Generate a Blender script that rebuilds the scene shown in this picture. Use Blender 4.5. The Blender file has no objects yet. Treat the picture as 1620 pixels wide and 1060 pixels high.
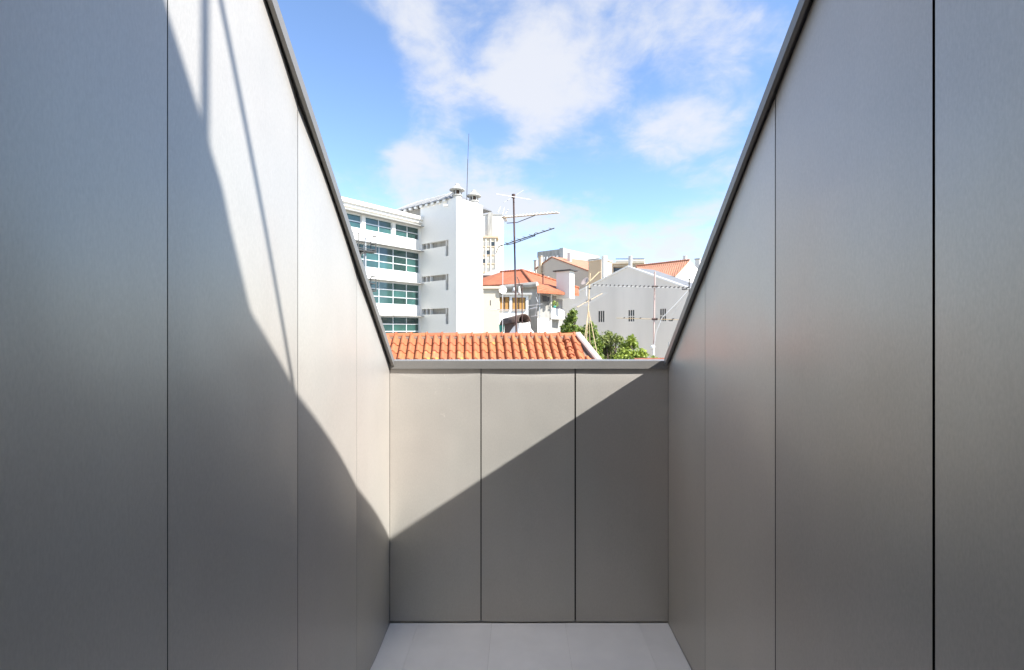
import bpy, bmesh, math, random
from mathutils import Vector, Matrix
R = math.radians
rnd = random.Random(7)
S = bpy.context.scene
COL = S.collection

# ------------------------------------------------------------------ camera
EYE = 1.6
FPX = 720.0                       # focal length in photograph pixels (1620 wide)
CX, CY = 822.0, 520.0             # vanishing point of the terrace
cam_d = bpy.data.cameras.new('camera'); cam = bpy.data.objects.new('camera', cam_d); COL.objects.link(cam)
cam.location = (0, 0, EYE); cam.rotation_euler = (R(90), 0, 0)
cam_d.sensor_width = 36; cam_d.lens = 36*FPX/1620
cam_d.shift_x = -(CX-810)/1620; cam_d.shift_y = -(530-CY)/1620
cam_d.clip_start = 0.02; cam_d.clip_end = 3000
S.camera = cam

# ------------------------------------------------------------------ light
SUNV = Vector((-1.492, 0.95, -1.834))          # direction the sunlight travels
to_sun = (-SUNV).normalized()
EXPO = 2.34
SKY_STR = 0.071
W = bpy.data.worlds.new('World'); S.world = W; W.use_nodes = True
nt = W.node_tree; nt.nodes.clear()
def wn(t, **k):
    n = nt.nodes.new(t)
    for a, v in k.items(): setattr(n, a, v)
    return n
out = wn('ShaderNodeOutputWorld'); bg = wn('ShaderNodeBackground'); bg.inputs['Strength'].default_value = SKY_STR
sky = wn('ShaderNodeTexSky', sky_type='NISHITA', sun_disc=False)
sky.sun_elevation = math.asin(to_sun.z)
sky.sun_rotation = math.atan2(to_sun.x, to_sun.y)
sky.altitude = 100; sky.air_density = 0.8; sky.dust_density = 0.05; sky.ozone_density = 3.0
tc = wn('ShaderNodeTexCoord')
def wmath(op, a, b=None, c=None, clamp=False):
    n = wn('ShaderNodeMath', operation=op, use_clamp=clamp)
    for i, v in enumerate((a, b, c)):
        if v is None: continue
        if isinstance(v, (int, float)): n.inputs[i].default_value = v
        else: nt.links.new(v, n.inputs[i])
    return n.outputs[0]
nrm = wn('ShaderNodeVectorMath', operation='NORMALIZE'); nt.links.new(tc.outputs['Generated'], nrm.inputs[0])
sep = wn('ShaderNodeSeparateXYZ'); nt.links.new(nrm.outputs[0], sep.inputs[0])
# clouds lie on a flat layer overhead: project the direction on it
zz_ = wmath('ADD', wmath('MAXIMUM', sep.outputs[2], 0.0), 0.32)
comb = wn('ShaderNodeCombineXYZ')
nt.links.new(wmath('DIVIDE', sep.outputs[0], zz_), comb.inputs[0])
nt.links.new(wmath('DIVIDE', sep.outputs[1], zz_), comb.inputs[1])
def wnoise(scale, detail, rough, dist=0.0, loc=(0, 0, 0)):
    mp = wn('ShaderNodeMapping'); mp.inputs['Location'].default_value = loc
    nt.links.new(comb.outputs[0], mp.inputs[0])
    n = wn('ShaderNodeTexNoise'); n.inputs['Scale'].default_value = scale; n.inputs['Detail'].default_value = detail
    n.inputs['Roughness'].default_value = rough; n.inputs['Distortion'].default_value = dist
    nt.links.new(mp.outputs[0], n.inputs['Vector'])
    return n.outputs['Fac']
n1 = wnoise(2.3, 9, 0.56, 0.25, (3.1, 1.7, 0))
n2 = wnoise(7.0, 6, 0.6, 0.3, (8.2, 4.4, 2))
dens = wmath('ADD', wmath('MULTIPLY', n1, 0.62), wmath('MULTIPLY', n2, 0.38))
def blob(px, py, rad, amt):
    global dens
    d = Vector(((px-CX)/FPX, 1, (CY-py)/FPX)).normalized()
    vm = wn('ShaderNodeVectorMath', operation='DOT_PRODUCT'); vm.inputs[1].default_value = d
    nt.links.new(nrm.outputs[0], vm.inputs[0])
    e = wmath('POWER', 2.718, wmath('MULTIPLY', wmath('SUBTRACT', vm.outputs['Value'], 1.0), 1.0/(rad*rad)))
    dens = wmath('ADD', dens, wmath('MULTIPLY', e, amt))
for b in [(885, 95, .075, .07), (835, 150, .05, .06), (930, 30, .07, .03), (690, 35, .07, .12), (610, 10, .06, .12), (650, 255, .055, .20), (770, 300, .055, .14),
          (830, 335, .05, .10), (1060, 235, .05, .10), (1145, 195, .05, .12), (1050, 395, .05, .16), (1130, 70, .09, .06), (930, 370, .05, .08),
          (530, 190, .075, -.23), (770, 215, .035, -.14), (1000, 320, .06, -.15), (490, 60, .07, -.22), (600, 130, .045, -.10), (900, 260, .05, -.11), (745, 75, .03, -.10), (1010, 130, .03, -.06)]:
    blob(*b)
ramp = wn('ShaderNodeMapRange', interpolation_type='SMOOTHERSTEP'); ramp.inputs[1].default_value = 0.40; ramp.inputs[2].default_value = 0.70
nt.links.new(dens, ramp.inputs[0])
cl = wmath('MULTIPLY', ramp.outputs[0], 0.9)
mix = wn('ShaderNodeMix', data_type='RGBA', blend_type='MIX'); nt.links.new(cl, mix.inputs['Factor'])
CLOUD = 0.94 / (2**EXPO) / SKY_STR
mix.inputs['B'].default_value = (CLOUD*.95, CLOUD*.97, CLOUD*1.03, 1)
nt.links.new(sky.outputs[0], mix.inputs['A']); nt.links.new(mix.outputs['Result'], bg.inputs['Color'])
nt.links.new(bg.outputs[0], out.inputs['Surface'])
sl = bpy.data.lights.new('sun', 'SUN'); sl.energy = 2.5; sl.angle = R(0.55); sl.color = (1, .98, .94)
sun = bpy.data.objects.new('sun', sl); COL.objects.link(sun)
sun.rotation_euler = SUNV.to_track_quat('-Z', 'Y').to_euler(); sun.location = (6, -4, 9)
vs = S.view_settings; vs.view_transform = 'Standard'; vs.look = 'None'; vs.gamma = 1; vs.exposure = EXPO; vs.use_curve_mapping = False
S.cycles.max_bounces = 10; S.cycles.diffuse_bounces = 7

# ------------------------------------------------------------------ materials
def mat(name, col, rough=.7, metal=0.0, var=0.0, vscale=6.0, bump=0.0, bscale=40.0, stretch=(1, 1, 1), rand=0.0, spec=.5, rmap=0.0, col2=None):
    m = bpy.data.materials.new(name); m.use_nodes = True; t = m.node_tree; b = t.nodes['Principled BSDF']
    b.inputs['Roughness'].default_value = rough; b.inputs['Metallic'].default_value = metal
    b.inputs['Specular IOR Level'].default_value = spec
    c = t.nodes.new('ShaderNodeTexCoord'); mp = t.nodes.new('ShaderNodeMapping'); mp.inputs['Scale'].default_value = stretch
    t.links.new(c.outputs['Object'], mp.inputs[0])
    col = tuple(col); cur = None
    if var or col2:
        n = t.nodes.new('ShaderNodeTexNoise'); n.inputs['Scale'].default_value = vscale; n.inputs['Detail'].default_value = 6; n.inputs['Roughness'].default_value = .62
        t.links.new(mp.outputs[0], n.inputs['Vector'])
        r = t.nodes.new('ShaderNodeValToRGB'); r.color_ramp.elements[0].position = .3; r.color_ramp.elements[1].position = .7
        lo = col2 if col2 else tuple(x*(1-var) for x in col); hi = col if col2 else tuple(min(1, x*(1+var)) for x in col)
        r.color_ramp.elements[0].color = (*lo, 1); r.color_ramp.elements[1].color = (*hi, 1)
        t.links.new(n.outputs['Fac'], r.inputs[0]); cur = r.outputs[0]
        if rmap:
            mr = t.nodes.new('ShaderNodeMapRange'); mr.inputs[3].default_value = rough-rmap; mr.inputs[4].default_value = rough+rmap
            t.links.new(n.outputs['Fac'], mr.inputs[0]); t.links.new(mr.outputs[0], b.inputs['Roughness'])
    if rand:
        oi = t.nodes.new('ShaderNodeObjectInfo'); hs = t.nodes.new('ShaderNodeHueSaturation')
        mr = t.nodes.new('ShaderNodeMapRange'); mr.inputs[3].default_value = 1-rand; mr.inputs[4].default_value = 1+rand
        t.links.new(oi.outputs['Random'], mr.inputs[0]); t.links.new(mr.outputs[0], hs.inputs['Value'])
        mh = t.nodes.new('ShaderNodeMapRange'); mh.inputs[3].default_value = .5-rand*.04; mh.inputs[4].default_value = .5+rand*.04
        wv = t.nodes.new('ShaderNodeMath'); wv.operation = 'FRACT'; mu = t.nodes.new('ShaderNodeMath'); mu.operation = 'MULTIPLY'; mu.inputs[1].default_value = 7.31
        t.links.new(oi.outputs['Random'], mu.inputs[0]); t.links.new(mu.outputs[0], wv.inputs[0]); t.links.new(wv.outputs[0], mh.inputs[0]); t.links.new(mh.outputs[0], hs.inputs['Hue'])
        if cur: t.links.new(cur, hs.inputs['Color'])
        else: hs.inputs['Color'].default_value = (*col, 1)
        cur = hs.outputs[0]
    if cur: t.links.new(cur, b.inputs['Base Color'])
    else: b.inputs['Base Color'].default_value = (*col, 1)
    if bump:
        n2 = t.nodes.new('ShaderNodeTexNoise'); n2.inputs['Scale'].default_value = bscale; n2.inputs['Detail'].default_value = 5
        t.links.new(mp.outputs[0], n2.inputs['Vector'])
        bp = t.nodes.new('ShaderNodeBump'); bp.inputs['Strength'].default_value = bump; bp.inputs['Distance'].default_value = .02
        t.links.new(n2.outputs['Fac'], bp.inputs['Height']); t.links.new(bp.outputs[0], b.inputs['Normal'])
    return m

def zinc_mat(name, base, rough):
    """pre-weathered zinc sheet: fine vertical grain, cloudy patina, rare scuffs"""
    m = bpy.data.materials.new(name); m.use_nodes = True; t = m.node_tree; b = t.nodes['Principled BSDF']; L = t.links.new
    c = t.nodes.new('ShaderNodeTexCoord')
    def noise(scale, stretch, det=4, ro=.6):
        mp = t.nodes.new('ShaderNodeMapping'); mp.inputs['Scale'].default_value = stretch; L(c.outputs['Object'], mp.inputs[0])
        n = t.nodes.new('ShaderNodeTexNoise'); n.inputs['Scale'].default_value = scale; n.inputs['Detail'].default_value = det; n.inputs['Roughness'].default_value = ro
        L(mp.outputs[0], n.inputs['Vector']); return n.outputs['Fac']
    def mth(op, a, bb):
        n = t.nodes.new('ShaderNodeMath'); n.operation = op
        for i, v in enumerate((a, bb)):
            if isinstance(v, (int, float)): n.inputs[i].default_value = v
            else: L(v, n.inputs[i])
        return n.outputs[0]
    grain = noise(420, (1, 1, .12), 3, .7); cloud = noise(1.7, (1, 1, .6), 5, .55); fine = noise(230, (1, 1, .4), 3, .65)
    v = mth('ADD', mth('ADD', mth('MULTIPLY', mth('SUBTRACT', grain, .5), .16), mth('MULTIPLY', mth('SUBTRACT', cloud, .5), .28)), mth('MULTIPLY', mth('SUBTRACT', fine, .5), .24))
    streak = noise(11, (1, 1, .025), 4, .6); v = mth('ADD', v, mth('MULTIPLY', mth('SUBTRACT', streak, .5), .05))
    oi = t.nodes.new('ShaderNodeObjectInfo'); v = mth('ADD', v, mth('MULTIPLY', mth('SUBTRACT', oi.outputs['Random'], .5), .09))   # sheets differ a little
    v = mth('ADD', v, 1.0)
    sc = noise(3.2, (1, 1, .35), 2, .5); sc2 = noise(38, (1, 1, .5), 3, .6)      # scuffs
    scuff = mth('MULTIPLY', mth('GREATER_THAN', sc, .70), mth('GREATER_THAN', sc2, .66))
    v = mth('ADD', v, mth('MULTIPLY', scuff, .14))
    hue = noise(.9, (1, 1, .8), 3, .5)                       # faint pink / green drift of the patina
    cr = t.nodes.new('ShaderNodeValToRGB'); cr.color_ramp.elements[0].position = .3; cr.color_ramp.elements[1].position = .7
    cr.color_ramp.elements[0].color = (base[0]*.97, base[1]*1.0, base[2]*1.0, 1); cr.color_ramp.elements[1].color = (base[0]*1.05, base[1]*.985, base[2]*.97, 1); L(hue, cr.inputs[0])
    mul = t.nodes.new('ShaderNodeVectorMath'); mul.operation = 'SCALE'; L(cr.outputs[0], mul.inputs[0]); L(v, mul.inputs['Scale'])
    L(mul.outputs[0], b.inputs['Base Color'])
    b.inputs['Metallic'].default_value = ZMETAL; b.inputs['Specular IOR Level'].default_value = .5
    L(mth('ADD', mth('MULTIPLY', mth('SUBTRACT', cloud, .5), .12), rough), b.inputs['Roughness'])
    b.inputs['Anisotropic'].default_value = .4
    bp = t.nodes.new('ShaderNodeBump'); bp.inputs['Strength'].default_value = .05; bp.inputs['Distance'].default_value = .002
    L(grain, bp.inputs['Height'])
    buck = noise(2.6, (1, 1, .7), 2, .45)                    # sheet not perfectly flat
    bp2 = t.nodes.new('ShaderNodeBump'); bp2.inputs['Strength'].default_value = .55; bp2.inputs['Distance'].default_value = .02
    L(buck, bp2.inputs['Height']); L(bp.outputs[0], bp2.inputs['Normal']); L(bp2.outputs[0], b.inputs['Normal'])
    return m
ZMETAL = 0.47
ZINC = zinc_mat('zinc', (.49, .47, .428), .42)
ZINC_TRIM = zinc_mat('zinc_trim', (.235, .23, .215), .45)
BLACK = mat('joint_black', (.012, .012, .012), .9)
STONE = mat('limestone', (.92, .89, .845), .55, var=.045, vscale=5, bump=.06, bscale=60, rand=.02)
GROUT = mat('grout', (.52, .49, .45), .9)
PLASTER = mat('plaster_white', (.66, .635, .58), .85, var=.03, vscale=.6, bump=.1, bscale=8)
PLASTER_GREY = mat('plaster_grey', (.70, .645, .57), .9, var=.08, vscale=.35, bump=.1, bscale=6, stretch=(1, 1, .25))
CREAM = mat('plaster_cream', (.55, .48, .365), .9, var=.04, vscale=.6, bump=.1, bscale=8)
BEIGE = mat('plaster_beige', (.52, .44, .355), .9, var=.05, vscale=.3, bump=.1, bscale=6)
BEIGE2 = mat('plaster_sand', (.56, .43, .29), .9, var=.05, vscale=.3)
CONC = mat('concrete_weathered', (.42, .40, .36), .9, col2=(.24, .225, .20), vscale=1.8, bump=.2, bscale=10, stretch=(1, 1, .22))
CONC_L = mat('concrete_pale', (.38, .37, .345), .9, var=.09, vscale=.5, stretch=(1, 1, .2))
WHITE = mat('white_paint', (.74, .715, .66), .5, var=.02)
FRAME = mat('frame_aluminium', (.62, .64, .64), .4, .3)
GLASS = mat('teal_glass', (.024, .068, .06), .08, 0.0, var=.35, vscale=.7, rand=.5, spec=.9)
GLASS_D = mat('dark_glass', (.03, .035, .035), .1, spec=.8)
TILE = mat('terracotta', (.39, .13, .05), .8, col2=(.30, .085, .032), vscale=9, bump=.25, bscale=70, rand=.14)
TILE_Y = mat('terracotta_lichen', (.36, .23, .05), .85, col2=(.36, .13, .06), vscale=12, bump=.25, bscale=70, rand=.1)
for n_ in TILE_Y.node_tree.nodes:
    if n_.type == 'VALTORGB': n_.color_ramp.elements[0].position = .52; n_.color_ramp.elements[1].position = .60
MORTAR = mat('mortar', (.26, .19, .145), .95, col2=(.18, .10, .065), vscale=7, bump=.4, bscale=30)
VERGE = mat('verge_plaster', (.34, .28, .25), .9, var=.12, vscale=5, bump=.2, bscale=20)
RUST = mat('rusty_steel', (.075, .042, .035), .75, .1, var=.3, vscale=20)
GALV = mat('galvanised', (.40, .41, .41), .5, .4, var=.1, vscale=5)
STEEL = mat('grey_steel', (.08, .08, .078), .5, .2, var=.15)
DARKM = mat('dark_metal', (.05, .048, .045), .6, .2, var=.2)
ALU = mat('aluminium', (.6, .59, .57), .5, .2)
BRASS = mat('weathered_alloy', (.45, .33, .18), .6, .2, var=.2, vscale=20)
CANE = mat('cane', (.55, .42, .25), .7, var=.2, vscale=15)
PINKM = mat('primer_paint', (.50, .36, .31), .7, var=.15, vscale=8)
TEALP = mat('teal_plastic', (.05, .42, .34), .4)
BROWN = mat('clay_brown', (.12, .08, .06), .9, col2=(.06, .04, .03), vscale=6, bump=.3, bscale=20)
CURT = mat('ochre_curtain', (.46, .26, .07), .9, col2=(.36, .18, .055), vscale=5, stretch=(1, 1, .1))
BARK = mat('bark', (.12, .085, .06), .95, var=.3, vscale=12, bump=.5, bscale=25)
GROUND = mat('city_ground', (.30, .28, .24), .95, var=.2, vscale=.3)
INT = mat('room_paint', (.55, .54, .52), .9)
OAK = mat('oak_floor', (.35, .24, .15), .5, var=.1)
ROOFM = mat('roof_sheet', (.2, .2, .2), .5, .3, var=.08, vscale=2)

def far_tile_mat(name, c1, c2, ang):
    """tiled roof too far away to pick tiles apart: rows and columns as relief"""
    m = mat(name, c1, .85, col2=c2, vscale=2.0); t = m.node_tree; b = t.nodes['Principled BSDF']
    c = t.nodes.new('ShaderNodeTexCoord'); mp = t.nodes.new('ShaderNodeMapping'); mp.inputs['Rotation'].default_value = (0, 0, ang)
    w = t.nodes.new('ShaderNodeTexWave'); w.inputs['Scale'].default_value = 1.5; w.inputs['Distortion'].default_value = .6
    t.links.new(c.outputs['Object'], mp.inputs[0]); t.links.new(mp.outputs[0], w.inputs['Vector'])
    bp = t.nodes.new('ShaderNodeBump'); bp.inputs['Strength'].default_value = .6; bp.inputs['Distance'].default_value = .06
    t.links.new(w.outputs['Fac'], bp.inputs['Height']); t.links.new(bp.outputs[0], b.inputs['Normal'])
    return m
FTILE = far_tile_mat('terracotta_far', (.38, .125, .055), (.27, .08, .035), .5)
FTILE_P = far_tile_mat('terracotta_pale', (.42, .20, .12), (.34, .145, .085), .5)

REDT = far_tile_mat('terracotta_red', (.24, .08, .045), (.15, .05, .03), .5)
def leaf_mat(name, c1, c2):
    m = bpy.data.materials.new(name); m.use_nodes = True; t = m.node_tree; b = t.nodes['Principled BSDF']
    g = t.nodes.new('ShaderNodeNewGeometry'); r = t.nodes.new('ShaderNodeValToRGB')
    r.color_ramp.elements[0].color = (*c1, 1); r.color_ramp.elements[1].color = (*c2, 1)
    t.links.new(g.outputs['Random Per Island'], r.inputs[0]); t.links.new(r.outputs[0], b.inputs['Base Color'])
    b.inputs['Roughness'].default_value = .5
    tr = t.nodes.new('ShaderNodeBsdfTranslucent'); t.links.new(r.outputs[0], tr.inputs['Color'])
    mx = t.nodes.new('ShaderNodeMixShader'); mx.inputs[0].default_value = .35
    o = t.nodes['Material Output']; t.links.new(b.outputs[0], mx.inputs[1]); t.links.new(tr.outputs[0], mx.inputs[2]); t.links.new(mx.outputs[0], o.inputs[0])
    return m
LEAF_D = leaf_mat('leaf_dark', (.07, .12, .02), (.26, .33, .05))
LEAF_L = leaf_mat('leaf_light', (.15, .22, .03), (.40, .47, .08))
LEAF_O = leaf_mat('leaf_olive', (.10, .13, .035), (.30, .34, .09))

# ------------------------------------------------------------------ helpers
def pix(px, py, Y): return Vector(((px-CX)/FPX*Y, Y, EYE+(CY-py)/FPX*Y))
def link(name, me, m, parent=None, label=None, cat=None, group=None, kind=None):
    o = bpy.data.objects.new(name, me); COL.objects.link(o)
    if m and hasattr(me, 'materials') and not me.materials: me.materials.append(m)
    if parent is not None:
        o.parent = parent
        if parent.type == 'EMPTY': o.matrix_parent_inverse = Matrix.Translation(-parent.location)
    for k, v in (('label', label), ('category', cat), ('group', group), ('kind', kind)):
        if v: o[k] = v
    return o
def thing(name, loc, label, cat, group=None, kind=None):
    o = bpy.data.objects.new(name, None); COL.objects.link(o); o.location = loc; o.empty_display_size = .2
    o['label'] = label; o['category'] = cat
    if group: o['group'] = group
    if kind: o['kind'] = kind
    return o
def fin(name, bm, m, parent=None, smooth=False, **k):
    bmesh.ops.recalc_face_normals(bm, faces=bm.faces)
    me = bpy.data.meshes.new(name); bm.to_mesh(me); bm.free()
    if smooth:
        for p in me.polygons: p.use_smooth = True
    return link(name, me, m, parent, **k)
def hexa(bm, P):
    v = [bm.verts.new(p) for p in P]
    for f in ((0, 3, 2, 1), (4, 5, 6, 7), (0, 1, 5, 4), (1, 2, 6, 5), (2, 3, 7, 6), (3, 0, 4, 7)): bm.faces.new([v[i] for i in f])
def frame(O, a, b):
    """local -> world for a building frame: origin O, horizontal axes a and b"""
    return lambda s, t, z: Vector((O[0]+a[0]*s+b[0]*t, O[1]+a[1]*s+b[1]*t, z))
WORLD = lambda s, t, z: Vector((s, t, z))
def bx(bm, L, s0, s1, t0, t1, z0, z1):
    hexa(bm, [L(s0, t0, z0), L(s1, t0, z0), L(s1, t1, z0), L(s0, t1, z0), L(s0, t0, z1), L(s1, t0, z1), L(s1, t1, z1), L(s0, t1, z1)])
def box(name, L, s0, s1, t0, t1, z0, z1, m, parent=None, bev=0.0, **k):
    bm = bmesh.new(); bx(bm, L, s0, s1, t0, t1, z0, z1)
    if bev: bmesh.ops.bevel(bm, geom=bm.edges[:], offset=bev, segments=1, affect='EDGES')
    return fin(name, bm, m, parent, **k)
def tb(bm, p, q, r, r2=None, n=8, caps=True):
    p = Vector(p); q = Vector(q); d = (q-p).normalized(); r2 = r if r2 is None else r2
    x = d.orthogonal().normalized(); y = d.cross(x)
    A = [bm.verts.new(p+(x*math.cos(6.2832*i/n)+y*math.sin(6.2832*i/n))*r) for i in range(n)]
    B = [bm.verts.new(q+(x*math.cos(6.2832*i/n)+y*math.sin(6.2832*i/n))*r2) for i in range(n)]
    for i in range(n): bm.faces.new((A[i], A[(i+1) % n], B[(i+1) % n], B[i]))
    if caps: bm.faces.new(A[::-1]); bm.faces.new(B)
def tube(name, pts, r, m, parent=None, n=8, **k):
    bm = bmesh.new()
    for p, q in zip(pts, pts[1:]): tb(bm, p, q, r, n=n)
    return fin(name, bm, m, parent, **k)
def prism(bm, pts, off):
    """polygon pts extruded by the vector off"""
    A = [bm.verts.new(p) for p in pts]; B = [bm.verts.new(Vector(p)+Vector(off)) for p in pts]
    bm.faces.new(A); bm.faces.new(B[::-1]); n = len(A)
    for i in range(n): bm.faces.new((A[i], B[i], B[(i+1) % n], A[(i+1) % n]))
def slab(name, pts, off, m, parent=None, **k):
    bm = bmesh.new(); prism(bm, pts, off); return fin(name, bm, m, parent, **k)
def lathe(name, c, prof, m, parent=None, n=20, smooth=True, **k):
    bm = bmesh.new(); rings = []
    for r, z in prof: rings.append([bm.verts.new((c[0]+r*math.cos(6.2832*i/n), c[1]+r*math.sin(6.2832*i/n), c[2]+z)) for i in range(n)])
    for A, B in zip(rings, rings[1:]):
        for i in range(n): bm.faces.new((A[i], A[(i+1) % n], B[(i+1) % n], B[i]))
    bm.faces.new(rings[0][::-1]); bm.faces.new(rings[-1])
    return fin(name, bm, m, parent, smooth, **k)
def holed(name, F, ext, holes, depth, m, parent=None, top=None, **k):
    """wall skin in the plane F(u, z, d): rectangle ext, rectangular holes with reveals of depth d.  top(u): sloping upper edge"""
    us = sorted({ext[0], ext[1], *[h[0] for h in holes], *[h[1] for h in holes]})
    zs = sorted({ext[2], ext[3], *[h[2] for h in holes], *[h[3] for h in holes]})
    def open_(i, j):
        if i < 0 or j < 0 or i >= len(us)-1 or j >= len(zs)-1: return False
        u = (us[i]+us[i+1])/2; z = (zs[j]+zs[j+1])/2
        return any(h[0] < u < h[1] and h[2] < z < h[3] for h in holes)
    bm = bmesh.new()
    def q(*pts): bm.faces.new([bm.verts.new(F(*p)) for p in pts])
    for i in range(len(us)-1):
        for j in range(len(zs)-1):
            u0, u1, z0, z1 = us[i], us[i+1], zs[j], zs[j+1]
            if not open_(i, j): q((u0, z0, 0), (u1, z0, 0), (u1, z1, 0), (u0, z1, 0))
            else:
                if not open_(i-1, j): q((u0, z0, 0), (u0, z1, 0), (u0, z1, depth), (u0, z0, depth))
                if not open_(i+1, j): q((u1, z0, 0), (u1, z1, 0), (u1, z1, depth), (u1, z0, depth))
                if not open_(i, j-1): q((u0, z0, 0), (u1, z0, 0), (u1, z0, depth), (u0, z0, depth))
                if not open_(i, j+1): q((u0, z1, 0), (u1, z1, 0), (u1, z1, depth), (u0, z1, depth))
    if top:
        P = [(ext[0], ext[3])]+[(u, z) for u, z in top]+[(ext[1], ext[3])]
        bm.faces.new([bm.verts.new(F(u, z, 0)) for u, z in P])
    bmesh.ops.remove_doubles(bm, verts=bm.verts, dist=.0005)
    return fin(name, bm, m, parent, **k)

# ------------------------------------------------------------------ ground
g = bpy.data.meshes.new('ground'); GZ = -9.0
g.from_pydata([(-900, -900, GZ), (900, -900, GZ), (900, 900, GZ), (-900, 900, GZ)], [], [(0, 1, 2, 3)])
link('ground', g, GROUND, kind='structure')

# ------------------------------------------------------------------ terrace
D = 2.478; XL, XR = -.7054, .8087; SL = .9097; ZT = 1.383; YB = -.36
def ztop(y): return ZT+SL*(D-y)
PO = .026                                            # coping overhang
def side_panel(name, X, sgn, y0, y1, gap, parent, seed, amp, bulge):
    """one zinc sheet of a side wall: sloping top, slightly oil-canned, edges folded into the joints"""
    rr = random.Random(seed); ph = [rr.uniform(0, 6.28) for _ in range(6)]
    bm = bmesh.new(); nu, nv = 16, 40; a, b = y0+gap/2, (y1-gap/2 if y1 < D-.01 else D)
    def pos(u, v, back=0.0):
        y = a+(b-a)*u; z = .004+(ztop(y)+.008-.004)*v
        e = math.sin(math.pi*u)**2
        d = amp*e*(.45*math.sin(2.3*v*3+ph[0])+.5*math.sin(5.1*v+ph[1]+1.5*u)+.25*math.sin(9*v+ph[2]-3*u))+bulge*4*u*(1-u)*(.75+.35*math.sin(3.3*v+ph[3]))-bulge*.25
        return Vector((X+sgn*d-sgn*back, y, z))
    uu = [0, .012]+[.012+.976*i/nu for i in range(1, nu)]+[.988, 1]
    G = [[bm.verts.new(pos(u, j/nv)) for u in uu] for j in range(nv+1)]
    for j in range(nv):
        for i in range(len(uu)-1): bm.faces.new((G[j][i], G[j][i+1], G[j+1][i+1], G[j+1][i]))
    bmesh.ops.recalc_face_normals(bm, faces=bm.faces)
    o = fin(name, bm, ZINC, parent, True)
    return o
def coping_profile(bm, F, ya, yb, p, h):
    prof = [(p, 0), (p, h), (-.12, h), (-.12, -.05), (-.02, -.05), (-.02, .022), (p*.5, .022), (p*.5, 0)]
    A = [bm.verts.new(F(i, z, ya)) for i, z in prof]; B = [bm.verts.new(F(i, z, yb)) for i, z in prof]
    n = len(prof)
    for i in range(n): bm.faces.new((A[i], A[(i+1) % n], B[(i+1) % n], B[i]))
    bm.faces.new(A[::-1]); bm.faces.new(B)

def side_wall(X, sgn, joints, label, seed):
    w = thing('zinc_wall', (X, D/2, 0), label, 'wall')
    bm = bmesh.new(); x0, x1 = X-sgn*.02, X-sgn*.12
    pts = [(YB, 0), (D+.1, 0), (D+.1, ztop(D)-.03), (D, ztop(D)-.03), (YB, ztop(YB)-.03)]
    prism(bm, [Vector((x0, y, z)) for y, z in pts], (x1-x0, 0, 0)); fin('backing', bm, BLACK, w)
    for i in range(len(joints)-1):
        y0, y1, gp = joints[i][0], joints[i+1][0], .004
        side_panel('panel', X, sgn, y0, y1, joints[i][1], w, seed+i, .003, (.0085 if y0 > .9 else .004) if sgn > 0 else .005)
    bm = bmesh.new(); coping_profile(bm, lambda i, z, y: Vector((X+sgn*i, y, ztop(y)+z)), YB, D-.0135, PO, .043)
    fin('coping', bm, ZINC_TRIM, w)
    return w
side_wall(XL, 1, [(YB, .004), (.38, .004), (.914, .004), (1.452, .002), (1.977, .0012), (D-.001, .004)], 'left zinc-clad terrace wall, upper part in bright sun, with sloping coping', 11)
side_wall(XR, -1, [(YB, .004), (.355, .006), (.890, .006), (1.442, .003), (1.987, .0012), (D-.001, .004)], 'right zinc-clad terrace wall, wholly in shade, with sloping coping', 31)

def back_wall():
    w = thing('zinc_wall', (0, D, 0), 'low end wall of three zinc panels crossed by a diagonal shadow', 'wall')
    box('backing', WORLD, XL-.119, XR+.119, D+.022, D+.118, 0, ZT-.03, BLACK, w)
    xs = [(XL, 0), (-.210, .006), (.303, .008), (XR, 0)]
    for k in range(3):
        x0 = xs[k][0]+xs[k][1]/2; x1 = xs[k+1][0]-xs[k+1][1]/2
        bm = bmesh.new(); nu, nv = 22, 40; z0, z1 = .006, ZT+.006
        uu = [0, .012]+[.012+.976*i/nu for i in range(1, nu)]+[.988, 1]
        def pos(u, v, back=0):
            e = max(0, math.sin(math.pi*u))**1.6
            d = .0016*e*math.sin(4.2*v+k*1.3+u)+.0012*e*math.sin(9*v+k)
            t = max(0, (v-.93)/.07); d -= .0075*t*t*(1-.55*abs(2*u-1)**2)*(1 if k != 0 else .5)     # sheet dips under the coping
            return Vector((x0+(x1-x0)*u, D-d+back, z0+(z1-z0)*v))
        vv = [i/nv*.9 for i in range(nv)]+[.9+.1*i/12 for i in range(13)]
        G = [[bm.verts.new(pos(u, v)) for u in uu] for v in vv]
        for j in range(len(vv)-1):
            for i in range(len(uu)-1): bm.faces.new((G[j][i], G[j][i+1], G[j+1][i+1], G[j+1][i]))
        fin('panel', bm, ZINC, w, True)
    bm = bmesh.new()
    coping_profile(bm, lambda i, z, x: Vector((x, D-i, ZT+z)), XL-.119, XR+.119, .013, .0425); fin('coping', bm, ZINC_TRIM, w)
back_wall()

# terrace floor of limestone slabs
fl = box('terrace_floor', WORLD, XL-.1, XR+.1, YB-.02, D+.1, -.12, -.004, GROUT, kind='structure')
jx = [XL+.002]+[(p-CX)/290.6 for p in (662, 778, 894, 1010)]+[XR-.002]
jy = [D-.004, D-.80, D-1.6, D-2.4, YB]
for i in range(5):
    for j in range(4):
        bm = bmesh.new(); bx(bm, WORLD, jx[i]+.0005, jx[i+1]-.0005, jy[j+1]+.0005, jy[j]-.0005, -.02, rnd.uniform(-.0004, .0004))
        bmesh.ops.bevel(bm, geom=[e for e in bm.edges if all(v.co.z > -.01 for v in e.verts)], offset=.0006, segments=1, affect='EDGES')
        fin('floor_slab', bm, STONE, fl)

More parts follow.
